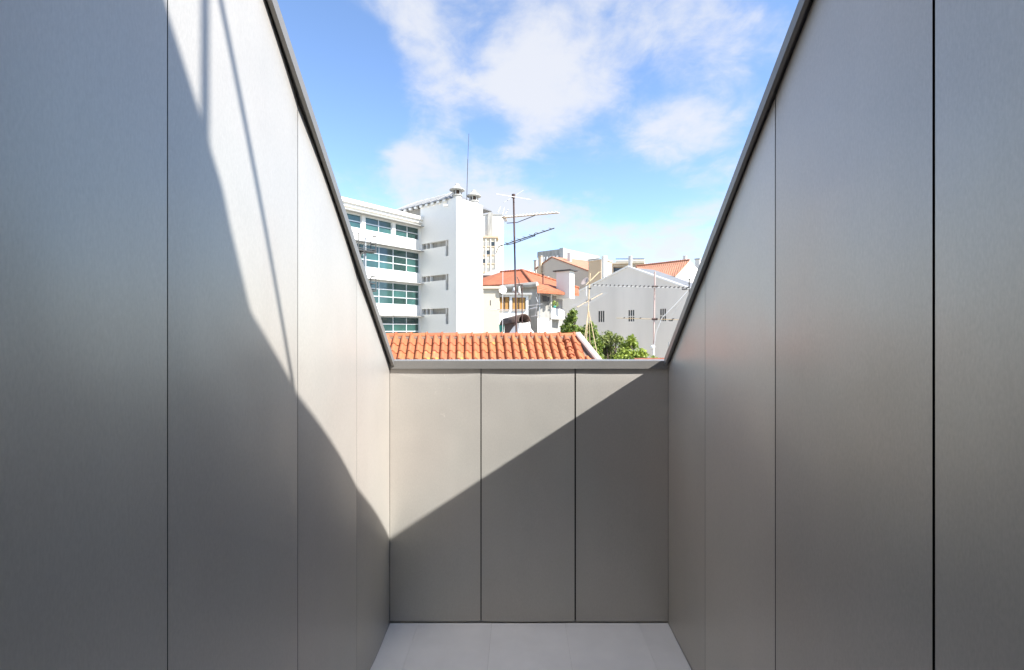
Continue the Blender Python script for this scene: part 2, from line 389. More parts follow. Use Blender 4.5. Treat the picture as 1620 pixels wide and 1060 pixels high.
# the house behind the camera: facade with the open door the photographer stands at, the room, roof slopes beside the terrace
hs = thing('zinc_house', (0, -1, 0), 'zinc-clad house that the terrace is cut into', 'house')
holed('facade', lambda u, z, d: Vector((u, YB-.001-d, z)), (XL-.02, XR+.02, 0, 4.3), [(-.62, .72, .02, 2.35)], .16, ZINC, hs)
bm = bmesh.new()
for q in ([(-2, -.55, 0), (2, -.55, 0), (2, -4, 0), (-2, -4, 0)], [(-2, -4, 0), (2, -4, 0), (2, -4, 2.6), (-2, -4, 2.6)], [(-2, -.55, 0), (-2, -4, 0), (-2, -4, 2.6), (-2, -.55, 2.6)],
          [(2, -.55, 0), (2, -4, 0), (2, -4, 2.6), (2, -.55, 2.6)], [(-2, -.55, 2.6), (2, -.55, 2.6), (2, -4, 2.6), (-2, -4, 2.6)]):
    bm.faces.new([bm.verts.new(p) for p in q])
fin('room', bm, INT, hs)
box('upper_storey', WORLD, XL-.14, XR+.14, -5, YB-.2, 2.7, 4.6, ZINC_TRIM, hs)
for sg, X in ((-1, XL), (1, XR)):
    xa = X+sg*.121; xb = X+sg*5.5
    pts = [Vector((xa, D+.118, ztop(D)-.06)), Vector((xb, D+.118, ztop(D)-.06)), Vector((xb, YB-.2, ztop(YB-.2)-.06)), Vector((xa, YB-.2, ztop(YB-.2)-.06))]
    slab('roof', pts, (0, 0, -.2), ZINC_TRIM, hs)
    box('outer_wall', WORLD, min(xa, xb), max(xa, xb), D-.1, D+.1, GZ, ZT-.3, PLASTER, hs)
box('outer_wall', WORLD, XL-.115, XR+.115, D-.1, D+.117, GZ, -.13, PLASTER, hs)
# upstand beside the terrace and the braced post on it: they throw the broken shadow on the left wall
ck = [(.205, ztop(.205)+.044), (.066, 3.844), (.041, 3.923), (-.043, 4.088), (-.36, 4.60), (-.36, ztop(-.36)+.044)]
slab('upstand', [Vector((XR-PO, y, z)) for y, z in ck], (.14, 0, 0), ZINC_TRIM, hs)
br = thing('braced_post', (XR, .05, 3.84), 'steel post with diagonal brace above the right wall, seen by its shadow', 'post')
tube('post', [(XR+.0, .0535, 3.80), (XR+.0, .0535, 4.75)], .0125, GALV, br)
tube('brace', [(XR, .4526, 3.29), (XR, .045, 4.385)], .0105, GALV, br)

# ------------------------------------------------------------------ neighbour's tiled roof
er = Vector((.9928, .119, 0)); edh = Vector((.119, -.9928, 0)); PIT = R(36)
ed = (edh*math.cos(PIT)+Vector((0, 0, -math.sin(PIT)))).normalized(); en = er.cross(ed)
if en.z < 0: en = -en
RO = pix(760, 525.5, 12.3)+Vector((0, 0, -.11))
def roof_uv(px, py, off=0.0):
    """photo pixel -> (u along ridge, v down the slope) on the roof plane"""
    o = Vector((0, 0, EYE)); d = pix(px, py, 1)-o
    t = ((RO+en*off)-o).dot(en)/d.dot(en); P = o+d*t-RO
    return P.dot(er), P.dot(ed)
nh = thing('tiled_house', (RO.x, RO.y+3, GZ), 'neighbouring house with orange clay tile roof just beyond the end wall', 'house')
CW, EX = .2065, .31
def tile_mesh(name, vent=False):
    bm = bmesh.new()
    prof = [(-.012, .006), (-.009, .034), (.012, .058), (.04, .068), (.07, .062), (.095, .045), (.115, .024), (.135, .012), (.165, .008), (.195, .008), (.212, .016)]
    n = len(prof); LN = EX+.055; th = .012
    rows = []
    for v, lift in ((-.045, .0), (LN*.5, .013), (LN-.03, .026), (LN-.03, .026-th)):
        rows.append([bm.verts.new((u, v, z*1.55+lift)) for u, z in prof])
    for a, b in zip(rows, rows[1:]):
        for i in range(n-1): bm.faces.new((a[i], a[i+1], b[i+1], b[i]))
    low = [bm.verts.new((u, -.045, z*1.55-th)) for u, z in prof]
    for i in range(n-1): bm.faces.new((rows[-1][i], rows[-1][i+1], low[i+1], low[i]))
    if vent:                                             # hooded ventilation opening moulded in the tile
        N = 10
        for a0 in range(N):
            a1 = a0+1; f = lambda a, r, v, z0: (.055+r*math.cos(math.pi*a/N), v, z0+r*math.sin(math.pi*a/N))
            bm.faces.new([bm.verts.new(p) for p in (f(a0, .085, LN*.28, .04), f(a1, .085, LN*.28, .04), f(a1, .095, LN*.62, .055), f(a0, .095, LN*.62, .055))])
            bm.faces.new([bm.verts.new(p) for p in (f(a0, .085, LN*.28, .04), f(a1, .085, LN*.28, .04), (.055, -.0, .05))])
            if a0 % 3 != 1: bm.faces.new([bm.verts.new(p) for p in (f(a0, .095, LN*.62, .055), f(a1, .095, LN*.62, .055), f(a1, .03, LN*.6, .055), f(a0, .03, LN*.6, .055))])
    bmesh.ops.recalc_face_normals(bm, faces=bm.faces)
    me = bpy.data.meshes.new(name); bm.to_mesh(me); bm.free(); me.materials.append(TILE)
    for p in me.polygons: p.use_smooth = True
    me.set_sharp_from_angle(angle=R(50))
    return me
TM = tile_mesh('roof_tile'); TMY = TM.copy(); TMY.materials.clear(); TMY.materials.append(TILE_Y)
TV = tile_mesh('vent_tile', True)
TV.materials.clear(); TV.materials.append(TILE)
BASEM = Matrix((er.to_4d(), ed.to_4d(), en.to_4d(), (0, 0, 0, 1))).transposed(); 
for i in range(3): BASEM[3][i] = 0
# verge: skewed right edge
vA = roof_uv(906, 528); vB = roof_uv(944, 570, .1)
def verge_u(v): return vA[0]+(vB[0]-vA[0])*(v-vA[1])/(vB[1]-vA[1])
UL = roof_uv(560, 545)[0]-1.0; NROW = 7; VEND = .12+NROW*EX
deck_pts = [RO+er*UL-en*.02, RO+er*verge_u(0)-en*.02, RO+er*verge_u(VEND)+ed*VEND-en*.02, RO+er*UL+ed*VEND-en*.02]
roof = slab('roof', deck_pts, -en*.1, MORTAR, nh)
n0 = int(math.floor(UL/CW)); n1_ = int(math.ceil(verge_u(VEND)/CW))
ctr = 0
vent_col = int(round((roof_uv(902, 550)[0]-.06)/CW))
for r_ in range(NROW):
    for c_ in range(n0, n1_+1):
        u = c_*CW; v = .10+r_*EX
        if u+CW*.75 > verge_u(v+EX*.5)-.03: continue
        vent = (c_ == vent_col and r_ in (0, 1, 2))
        me = TV if vent else (TMY if rnd.random() < .05 else TM)
        o = link('vent_tile' if vent else 'roof_tile', me, None, roof)
        P = RO+er*(u+rnd.uniform(-.004, .004))+ed*(v+rnd.uniform(-.006, .006))+en*rnd.uniform(-.001, .003)
        o.matrix_local = Matrix.Translation(P) @ BASEM @ Matrix.Rotation(rnd.uniform(-.008, .008), 4, 'Z'); ctr += 1
# ridge tiles, each overlapping the next with a flared collar
bm = bmesh.new(); N = 10; RL = .40
prev = None
for x, r, in ((-.03, .085), (.33, .098), (.34, .118), (.385, .122), (.385, .108)):
    ring = [bm.verts.new((x, r*1.15*math.cos(math.pi*i/N), r*math.sin(math.pi*i/N))) for i in range(N+1)]
    if prev:
        for i in range(N): bm.faces.new((prev[i], prev[i+1], ring[i+1], ring[i]))
    prev = ring
bmesh.ops.recalc_face_normals(bm, faces=bm.faces)
RM = bpy.data.meshes.new('ridge_tile'); bm.to_mesh(RM); bm.free(); RM.materials.append(TILE)
for p in RM.polygons: p.use_smooth = True
RM.set_sharp_from_angle(angle=R(40))
RB = Matrix((er.to_4d(), Vector((-er.y, er.x, 0)).to_4d(), (0, 0, 1, 0), (0, 0, 0, 1))).transposed()
for i in range(3): RB[3][i] = 0
k = 0; u = verge_u(0)-RL+.02
while u > UL:
    o = link('ridge_tile', RM, None, roof)
    o.matrix_local = Matrix.Translation(RO+er*u+Vector((0, 0, .0+rnd.uniform(-.004, .004)))) @ RB @ Matrix.Rotation(rnd.uniform(-.012, .012), 4, 'Z') @ Matrix.Rotation(rnd.uniform(-.01, .01), 4, 'Y')
    u -= RL
bm = bmesh.new()                                         # mortar bedding under the ridge
prism(bm, [RO+er*UL+ed*.17+en*.0, RO+er*UL+ed*.125+en*.06, RO+er*UL+Vector((0, 0, .05)), RO+er*UL-edh*.12-Vector((0, 0, .06))], er*(verge_u(0)-UL-.02)); fin('ridge_mortar', bm, MORTAR, roof)
# verge upstand
a0 = RO+er*(verge_u(-.02)+.0)+ed*-.02; a1 = RO+er*(verge_u(VEND))+ed*VEND; vo = (a1-a0).normalized(); vs_ = en.cross(vo).normalized()
if vs_.x < 0: vs_ = -vs_
bm = bmesh.new(); prism(bm, [a0-en*.1, a0+en*.085, a0+en*.105+vs_*.04, a0+en*.095+vs_*.17, a0-en*.1+vs_*.17], a1-a0); fin('verge', bm, VERGE, roof)
# rear slope and walls of that house
bk = [RO+er*UL-en*.0, RO+er*verge_u(0), RO+er*verge_u(0)-edh*2.6+Vector((0, 0, -1.9)), RO+er*UL-edh*2.6+Vector((0, 0, -1.9))]
slab('rear_roof', bk, (0, 0, -.1), FTILE, nh)
LH = frame((RO.x, RO.y), er, edh)
e0 = VEND*math.cos(PIT)-.25
box('wall', LH, UL+.1, verge_u(0)-.1, -2.3, e0, GZ, RO.z-e0*math.tan(PIT)-.16, PLASTER, nh)
gb = [LH(verge_u(0)-.1, -2.3, RO.z-1.85), LH(verge_u(0)-.1, 0, RO.z-.2), LH(verge_u(0)-.1, e0, RO.z-e0*math.tan(PIT)-.17), LH(verge_u(0)-.1, -2.3, RO.z-2.0)]
slab('gable', gb, er*-.2, PLASTER, nh)

# ------------------------------------------------------------------ white office building with stair tower
YC = 45.6
C0 = ((665-CX)/FPX*YC, YC); fa = (.615, .788); fb = (.788, -.615)
LO = frame(C0, fa, fb)
ob = thing('office_building', (C0[0], C0[1], GZ), 'white office building with rows of teal windows and a blank stair tower', 'building')
SLEFT = -16.0; ZR = 12.75
strips = [(9.2, 7.1), (5.97, 3.88), (2.74, .65), (-.49, -2.6)]
bays = [(-.12-3.24*k-2.86, -.12-3.24*k) for k in range(5)]
holes = [(SLEFT+.3, -.06, z0, z1) for z1, z0 in strips]+[(a, b, 10.43, 11.67) for a, b in bays]
holed('facade', lambda u, z, d: LO(u, -d, z), (SLEFT, 0, GZ, ZR-.35), holes, .22, WHITE, ob)
box('body', LO, SLEFT, 6, -13, -1.2, GZ, ZR-.05, WHITE, ob)
bm = bmesh.new(); bx(bm, LO, SLEFT, .0, -1.2, .45, ZR-.34, ZR); bx(bm, LO, SLEFT, -.003, -.3, .25, ZR-.62, ZR-.343); fin('cornice', bm, WHITE, ob)
box('ceiling_void', LO, SLEFT, -.02, -1.19, -.6, GZ, ZR-.4, GLASS_D, ob)
def glazing(s0, s1, z0, z1, cols, rows):
    bm = bmesh.new(); w = .035; t0, t1 = -.2, -.11
    us = [s0+(s1-s0)*i/cols for i in range(cols+1)]; zs = [z0+(z1-z0)*j/rows for j in range(rows+1)]
    for u in us[1:-1]: bx(bm, LO, u-w, u+w, t0, t1, z0+.001, z1-.001)
    for u in (us[0]+w, us[-1]-w): bx(bm, LO, u-w+.001, u+w-.001, t0, t1, z0+.001, z1-.001)
    for i in range(cols):
        for z in zs: 
            zc = min(max(z, z0+.041), z1-.041); bx(bm, LO, us[i]+w+.001+(w if i == 0 else 0), us[i+1]-w-.001-(w if i == cols-1 else 0), t0+.005, t1-.005, zc-.04, zc+.04)
    f = fin('window', bm, FRAME, ob)
    for i in range(cols):
        for j in range(rows): box('pane', LO, us[i]+w, us[i+1]-w, -.175, -.165, zs[j]+.02, zs[j+1]-.02, GLASS, f)
for z1, z0 in strips[:3]: glazing(SLEFT+.3, -.06, z0, z1, 10, 3)
glazing(SLEFT+.3, -.06, strips[3][1], strips[3][0], 5, 1)
for a, b in bays: glazing(a, b, 10.43, 11.67, 2, 2)
for z1, z0 in strips+[(11.67, 0)]:
    bm = bmesh.new(); bx(bm, LO, SLEFT, -.01, .005, .62, z1+.06, z1+.10)
    for i in range(10): bx(bm, LO, -.3-i*1.6, -.24-i*1.6, .004, .58, z1+.102, z1+.16)
    fin('sunshade', bm, CONC_L, ob)
# stair tower: left face with L-shaped slots, right face blank
TW, TD, TZ = 5.16, 3.6, 13.85
Ls = []
for k in range(4):
    zt = 10.03-3.24*k; Ls += [(.19, 4.06, zt-.55, zt), (3.68, 4.06, zt-1.53, zt-.55)]
holed('tower_face', lambda u, z, d: LO(d, u, z), (0.001, TW, GZ, TZ), Ls, .45, WHITE, ob)
bm = bmesh.new()
for q in ([(0, TW, GZ), (TD, TW, GZ), (TD, TW, TZ), (0, TW, TZ)], [(TD, TW, GZ), (TD, 0, GZ), (TD, 0, TZ), (TD, TW, TZ)], [(0, 0, TZ), (TD, 0, TZ), (TD, TW, TZ), (0, TW, TZ)], [(0, .0, ZR), (TD, 0, ZR), (TD, 0, TZ), (0, 0, TZ)]):
    bm.faces.new([bm.verts.new(LO(*p)) for p in q])
fin('tower', bm, WHITE, ob)
for k in range(4):
    zt = 10.03-3.24*k; bm = bmesh.new()
    bx(bm, LO, .40, .44, .19, 4.06, zt-.55, zt); bx(bm, LO, .40, .44, 3.68, 4.06, zt-1.53, zt-.552); w_ = fin('slot_window', bm, CONC, ob)
    for a, b, c, d in ((.25, .78, zt-.53, zt-.03), (.9, 1.35, zt-.53, zt-.03), (3.72, 4.02, zt-1.48, zt-.6)):
        box('pane', LO, .37, .395, a, b, c, d, GLASS_D, w_)
    for a in (.80, 1.40, 3.69): box('fin', LO, .02, .36, a, a+.07, zt-.549, zt-.001, WHITE, w_)
# roof-top storey: dark recess and a pale sheet roof with eave brackets
box('louvre_wall', LO, .5, .6, -5, -.005, ZR-.4, 13.9, CONC, ob)
bm = bmesh.new()
E1, E2, R1, R2 = LO(-.25, -5.2, 13.92), LO(-.25, 4.3, 13.92), LO(3, -4, 15.67), LO(3, 1.7, 15.67); E3, E4 = LO(6, 4.3, 13.92), LO(6, -5.2, 13.92)
v = [bm.verts.new(p) for p in (E1, E2, R2, R1, E3, E4)]; dn = [bm.verts.new(p+Vector((0, 0, -.06))) for p in (E1, E2, E3, E4)]
for f in ((v[0], v[1], v[2], v[3]), (v[1], v[4], v[2]), (v[4], v[5], v[3], v[2]), (v[5], v[0], v[3]), (dn[0], dn[3], dn[2], dn[1]), (v[0], v[1], dn[1], dn[0]), (v[1], v[4], dn[2], dn[1]), (v[4], v[5], dn[3], dn[2]), (v[5], v[0], dn[0], dn[3])): bm.faces.new(f)
rf = fin('sheet_roof', bm, ROOFM, ob)
for i in range(9):
    t = -4.8+i*1.08; tube('seam', [LO(-.25, t, 13.96), LO(2.9, max(-3.9, min(1.6, t*.85)), 15.69)], .025, CONC_L, rf, n=4)
for i in range(11): box('bracket', LO, -.24, .0-.004, -4.9+i*.84, -4.55+i*.84, 13.66, 13.855, WHITE, rf)
for s_, t_, lab in ((.6, 4.62, 'left round-capped flue on top of the white stair tower'), (3.0, 4.5, 'right round-capped flue on top of the white stair tower')):
    b = LO(s_, t_, TZ); fl_ = thing('roof_flue', b, lab, 'flue', 'flues on the stair tower')
    lathe('base', b, [(.42, 0), (.42, .32), (.5, .34), (.5, .42)], CONC_L, fl_, smooth=False)
    for i in range(6):
        a = i*1.0472+.3; x, y = b.x+.4*math.cos(a), b.y+.4*math.sin(a); tube('support', [(x, y, b.z+.42), (x, y, b.z+.86)], .06, CONC_L, fl_, n=6)
    lathe('duct', b, [(.26, .42), (.26, .8)], BROWN, fl_)
    lathe('cap', b, [(.72, .86), (.74, .92), (.5, 1.08), (.3, 1.24), (.2, 1.36), (.2, 1.46), (.08, 1.52)], CONC_L, fl_)
P = LO(2.1, 4.4, TZ); wa = thing('whip_aerial', P, 'tall thin whip aerial on top of the white stair tower', 'aerial')
tube('rod', [P, (P.x+.12, P.y, 18.2)], .035, DARKM, wa, n=6); tube('tip', [(P.x+.12, P.y, 18.2), (P.x+.22, P.y, 20.7)], .022, DARKM, wa, n=6); lathe('foot', P, [(.1, 0), (.1, .3)], DARKM, wa, n=8)
P = LO(-.02, 3.9, 13.3); cc = thing('security_camera', P, 'small white camera near the top of the stair tower', 'camera')
tube('housing', [P, P+Vector((-.3, -.2, -.06))], .1, WHITE, cc); tube('bracket', [P, P+Vector((.02, .02, .35))], .04, GALV, cc)

# fire escape in front of the office facade
fe = thing('fire_escape', LO(-7, .9, GZ), 'steel fire escape with railed platforms on the office facade', 'fire escape')
def platform(s0, s1, zf, zt):
    box('platform', LO, s0, s1, .64, 1.5, zf-.1, zf, DARKM, fe)
    bm = bmesh.new()
    for s_, t_ in ((s0+.05, .7), (s1-.05, .7), (s0+.05, 1.45), (s1-.05, 1.45), ((s0+s1)/2, 1.45)): tb(bm, LO(s_, t_, zf), LO(s_, t_, zt), .045, n=6)
    for z in (zt, (zf+zt)/2, zf+.12):
        tb(bm, LO(s0, 1.45, z), LO(s1, 1.45, z), .038, n=6); tb(bm, LO(s1-.05, .7, z), LO(s1-.05, 1.45, z), .038, n=6); tb(bm, LO(s0+.05, .7, z), LO(s0+.05, 1.45, z), .038, n=6)
    fin('railing', bm, STEEL, fe)
platform(-9.6, -6.1, 8.34, 9.7); platform(-8.6, -6.1, 4.95, 6.15)
for s_ in (-6.95, -9.5): tube('post', [LO(s_, 1.1, GZ), LO(s_, 1.1, 9.5)], .07, GALV, fe)
for t_ in (.75, 1.4): tube('stringer', [LO(-7.2, t_, 8.3), LO(-10.6, t_, 5.0)], .08, DARKM, fe, n=6)
for i in range(12): box('step', LO, -7.5-i*.27, -7.2-i*.27, .76, 1.39, 8.05-i*.262, 8.1-i*.262, DARKM, fe)

# ------------------------------------------------------------------ far tower block
LT = frame(((795-CX)/FPX*122, 122), (-1, 0), (0, 1))
tw = thing('tower_block', LT(4, 4, GZ), 'tall pale apartment tower behind the white stair tower', 'building')
ztw = lambda py: EYE+(CY-py)/FPX*122
box('wall', LT, 0, 9, 0, 9, GZ, ztw(340), PLASTER, tw); box('lift_shaft', LT, 2.6, 3.9, -.6, .2, ztw(380), ztw(337), CONC, tw); box('parapet', LT, -.15, 9.1, -.2, 9.1, ztw(340)+.01, ztw(339), CONC_L, tw)
box('balcony_block', LT, 1.6, 9, -3.0, -.05, GZ, ztw(380), CREAM, tw); box('canopy', LT, 1.0, 9.2, -3.4, -.04, ztw(380)+.01, ztw(377), BEIGE2, tw)
for r_ in range(9):
    for c_ in range(5):
        z = ztw(386+r_*13.2); s0 = 2.0+c_*1.22
        w_ = box('window', LT, s0, s0+.85, -3.06, -2.99, z-1.1, z, CONC if (r_*3+c_) % 4 else GLASS_D, tw); box('sill', LT, s0-.1, s0+.95, -3.14, -3.0, z-1.35, z-1.12, BEIGE2, w_)
for c_ in range(6): box('pilaster', LT, 1.65+c_*1.22, 1.86+c_*1.22, -3.2, -3.0, GZ, ztw(381), WHITE, tw)

# ------------------------------------------------------------------ cream house with glazed veranda
YQ = 22.0
LQ = frame(((790-CX)/FPX*YQ, YQ), (1, 0), (0, 1)); zq = lambda py: EYE+(CY-py)/FPX*YQ; xq = lambda px: (px-790)/FPX*YQ
ch = thing('cream_house', LQ(-.5, 1, GZ), 'small cream house with a veranda of ochre-curtained windows', 'house')
box('wall', LQ, xq(764.5), 0, 0, 5, GZ, zq(457), CREAM, ch); box('eave', LQ, xq(763), .1, -.12, 5, zq(457)+.002, zq(453), CREAM, ch)
box('slit', LQ, xq(775.5), xq(776.5), -.012, .05, zq(483), zq(475), DARKM, ch)
holed('veranda_wall', lambda u, z, d: LQ(u, .25+d, z), (.002, xq(836), GZ, zq(466)), [(xq(790.3), xq(806), zq(491), zq(469)), (xq(810), xq(832), zq(491), zq(470))], .12, WHITE, ch)
box('veranda_side', LQ, xq(836)-.05, xq(836), .26, 4, GZ, zq(466), PLASTER, ch); box('veranda_roof', LQ, .003, xq(842), .1, 4, zq(466)+.002, zq(463), CONC_L, ch)
for a, b in ((790.3, 805.7), (810, 831.7)):
    n_ = 2; w_ = box('window', LQ, xq(a), xq(b), .30, .32, zq(490.7), zq(469.7), CURT, ch)
    for i in range(n_):
        u0 = xq(a)+(xq(b)-xq(a))*i/n_; u1 = xq(a)+(xq(b)-xq(a))*(i+1)/n_
        bm = bmesh.new(); bx(bm, LQ, u0+.001, u0+.025, .27, .299, zq(490.5), zq(470.2)); bx(bm, LQ, u1-.025, u1-.001, .27, .299, zq(490.5), zq(470.2)); fin('sash', bm, BROWN, w_)
    box('sill', LQ, xq(a), xq(b), .2, .36, zq(492), zq(490.8), CONC_L, w_)
dp = LQ(xq(795), .0, zq(459)); ds = thing('satellite_dish', dp, 'round white satellite dish at the corner of the cream house', 'dish')
bm = bmesh.new(); N = 20; rings = []
dn_ = Vector((.3, -1, .25)).normalized(); dx_ = dn_.orthogonal().normalized(); dy_ = dn_.cross(dx_)
for r_, h_ in ((.01, 0), (.1, .012), (.19, .04), (.2, .04), (.1, -.01), (.01, -.02)): rings.append([bm.verts.new(dp+dn_*h_*1.5+(dx_*math.cos(6.2832*i/N)+dy_*math.sin(6.2832*i/N))*r_) for i in range(N)])
for A, B in zip(rings, rings[1:]):
    for i in range(N): bm.faces.new((A[i], A[(i+1) % N], B[(i+1) % N], B[i]))
fin('reflector', bm, WHITE, ds, True); tube('arm', [dp-dn_*.05, dp-dn_*.1+Vector((0, .1, -.35))], .02, GALV, ds); tube('feed', [dp+dy_*-.15, dp+dn_*.25], .012, GALV, ds)

# ------------------------------------------------------------------ hipped orange roof house
hh = thing('hipped_house', pix(840, 525, 30), 'grey concrete house with a hipped orange tile roof and white chimney', 'house')
A_ = pix(826.6, 428, 31.5); slab('roof_slope', [pix(763, 440, 33), pix(792, 430.5, 32.5), A_, pix(842.5, 448, 27.6), pix(763, 451, 29.5)], (0, 0, -.15), FTILE, hh)
slab('roof_slope', [A_, pix(842.5, 448, 27.6), pix(849.5, 449.5, 27.3), pix(850, 459.5, 26.0), pix(872, 460.5, 26.6), pix(916, 464.5, 29.5), pix(915, 456, 32)], (0, 0, -.15), FTILE, hh)
tube('hip', [A_+Vector((0, 0, .03)), pix(842.5, 447.6, 27.5)], .09, FTILE, hh); tube('ridge', [A_+Vector((0, 0, .03)), pix(792, 430.2, 32.5)], .09, FTILE, hh); tube('ridge', [A_+Vector((0, 0, .03)), pix(916, 455.6, 32)], .09, FTILE, hh)
tube('gutter', [pix(792, 455.5, 28.4), pix(850, 450, 27.0)], .17, CONC, hh)
w0, w1, w2, w3 = pix(786, 456, 29), pix(850, 453, 27.2), pix(871, 461.5, 27.5), pix(892, 466, 29.8)
def wallq(name, p, q, zb, m, th=.2, zt=None):
    zt1 = p.z if zt is None else zt; zt2 = q.z if zt is None else zt
    return slab(name, [Vector((p.x, p.y, zb)), Vector((q.x, q.y, zb)), Vector((q.x, q.y, zt2)), Vector((p.x, p.y, zt1))], (.05, th, 0), m, hh)
wallq('wall', w0, w1, GZ, CONC); wallq('wall', w1+Vector((.01, .002, 0)), w2, pix(850, 503, 27.2).z, CONC, zt=pix(850, 461, 26.5).z)
wallq('lower_wall', w1+Vector((.01, -.02, 0)), w2+Vector((0, -.02, 0)), GZ, PLASTER_GREY, zt=pix(850, 503.2, 27.2).z)
wallq('rear_wall', w2+Vector((.1, 1.2, 0)), w3+Vector((0, 1.2, 0)), GZ, CONC, zt=pix(872, 464, 27.5).z)
LB = frame((w2.x, w2.y), Vector((w3.x-w2.x, w3.y-w2.y, 0)).normalized(), (-.55, .83)); zb_ = lambda py: EYE+(CY-py)/FPX*27.6
box('column', LB, -.02, .12, -.05, .1, GZ, zb_(462), WHITE, hh); box('balcony_parapet', LB, .13, 2.6, -.02, .08, zb_(503), zb_(487), WHITE, hh); box('balcony_slab', LB, -.1, 2.6, -.1, 1.1, zb_(505), zb_(503)-.003, CONC, hh)
box('fascia', LB, .0, 2.9, -.25, .0, zb_(466), zb_(462)-.003, CREAM, hh)
for px, py, wd, hg in ((858.5, 468, .26, .34), (866, 470, .12, .5)):
    p = pix(px, py, 27.15); box('window', WORLD, p.x, p.x+wd, p.y-.02, p.y+.1, p.z-hg, p.z, DARKM, hh)
p = pix(853.5, 462, 27.0); tube('downpipe', [p, (p.x, p.y, GZ)], .035, GALV, hh)
p = pix(877.5, 484, 27.4); pl = thing('potted_bush', p, 'small blue-green pot plant on the grey house balcony', 'plant')
lathe('pot', p+Vector((0, 0, -.12)), [(.07, 0), (.1, .12)], TEALP, pl, n=10)
bm = bmesh.new()
for i in range(70):
    c = p+Vector((rnd.gauss(0, .1), rnd.gauss(0, .1), .12+rnd.gauss(0, .1))); a = Vector((rnd.gauss(0, 1), rnd.gauss(0, 1), rnd.gauss(0, 1))).normalized()*.06; b = a.orthogonal().normalized()*.03
    bm.faces.new([bm.verts.new(x) for x in (c-a, c+b, c+a, c-b)])
fin('foliage', bm, LEAF_D, pl)
cx_ = pix(894, 457, 28.0); LC = frame((cx_.x, cx_.y), (.8, -.6), (.6, .8)); ZC0, ZC1 = pix(0, 462, 28).z, pix(0, 429, 28).z
c_ = thing('white_chimney', (cx_.x, cx_.y, ZC0), 'wide white chimney with a flat dark cap on the hipped orange roof', 'chimney')
box('stack', LC, -.60, .36, -.06, .5, ZC0-.4, ZC1, PLASTER, c_); box('cap', LC, -.76, .52, -.22, .66, ZC1+.004, ZC1+.07, DARKM, c_)
p = pix(859, 446, 28.6); vp = thing('vent_pipe', p, 'thin rusty vent pipe standing on the hipped orange roof', 'pipe'); tube('pipe', [p+Vector((0, 0, -.3)), p+Vector((0, 0, .42))], .04, RUST, vp); lathe('cowl', p+Vector((0, 0, .42)), [(.07, 0), (.07, .08), (.02, .12)], RUST, vp, n=10)

# ------------------------------------------------------------------ clay chimney with barrel cover, teal bucket (beside the tiled roof)
p0 = pix(829, 509, 15.0); p1 = pix(800, 515, 16.0); ax = (p1-p0).normalized(); sd = ax.cross(Vector((0, 0, 1))).normalized(); up = sd.cross(ax)
if up.z < 0: up = -up
bc = thing('clay_chimney', pix(825, 530, 15.4), 'flared white chimney with a brown barrel-shaped clay cover', 'chimney')
bm = bmesh.new(); N = 14; Rr = .255
def arc(c, r): return [bm.verts.new(c+sd*r*math.cos(math.pi*(i/N*1.0))+up*r*1.05*math.sin(math.pi*i/N)) for i in range(N+1)]
a, b, c, d = arc(p0-ax*.03, Rr), arc(p1, Rr*.95), arc(p1, Rr*.82), arc(p0-ax*.03, Rr*.86)
for A, B in ((a, b), (b, c), (c, d), (d, a)):
    for i in range(N): bm.faces.new((A[i], A[i+1], B[i+1], B[i]))
fin('cover', bm, BROWN, bc, True)
Lc = frame((p0.x, p0.y), Vector((ax.x, ax.y, 0)).normalized(), Vector((sd.x, sd.y, 0)).normalized())
box('body', Lc, .28, .95, -.19, .19, pix(0, 545, 15.4).z, pix(0, 508, 15.4).z, BROWN, bc)
zt_, zb2 = pix(0, 511, 15).z, pix(0, 536, 15).z
hexa_b = bmesh.new(); hexa(hexa_b, [Lc(-.26, -.42, zb2), Lc(.5, -.42, zb2), Lc(.5, .42, zb2), Lc(-.26, .42, zb2), Lc(.05, -.13, zt_), Lc(.3, -.13, zt_), Lc(.3, .13, zt_), Lc(.05, .13, zt_)]); fin('flared_base', hexa_b, PLASTER, bc)
tube('strut', [p0+sd*.2+Vector((0, 0, .0)), p0+sd*.26+Vector((0, 0, -.4))], .03, PLASTER, bc)
p = pix(793.6, 526, 16.2); bu = thing('teal_bucket', p, 'teal plastic bucket beside the clay chimney', 'bucket'); lathe('pail', p, [(.075, 0), (.1, .26), (.105, .27), (.09, .268), (.07, .03)], TEALP, bu, n=16); tube('rim', [p+Vector((.1*math.cos(i*.4488), .1*math.sin(i*.4488), .27)) for i in range(15)], .008, TEALP, bu, n=5)

# ------------------------------------------------------------------ grey gable house with slit windows
g0 = Vector((6.76, 38.0, 0)); gd = Vector((.54, -.841, 0)).normalized(); gn = Vector((gd.y, -gd.x, 0))
if gn.y < 0: gn = -gn
LG = lambda s, t, z: Vector((g0.x+gd.x*s+gn.x*t, g0.y+gd.y*s+gn.y*t, z))
def g_s(px):
    k = (px-CX)/FPX; return (g0.x-k*g0.y)/(k*gd.y-gd.x)
def g_z(px, py): 
    s = g_s(px); return EYE+(CY-py)/FPX*(g0.y+gd.y*s)
gh = thing('gable_house', LG(2, 3, GZ), 'plain grey gable-ended building with three slit windows', 'building')
sL, sR_, sP = g_s(880), g_s(1135), g_s(993); zP = g_z(993, 423); zL = g_z(880, 480); slope = (zP-g_z(1088, 457))/(g_s(1088)-sP); zRr = zP-slope*(sR_-sP); zB = 2.95
hol = []
for px, py0, py1 in ((951.3, 492, 509.5), (998.7, 490.5, 508.5), (1048.8, 488.5, 508)):
    for i in (-1, 0, 1):
        a = g_s(px+i*3.4-1.3); b = g_s(px+i*3.4+1.3); hol.append((a, b, g_z(px, py1), g_z(px, py0)))
zref = max(h[3] for h in hol)+.02
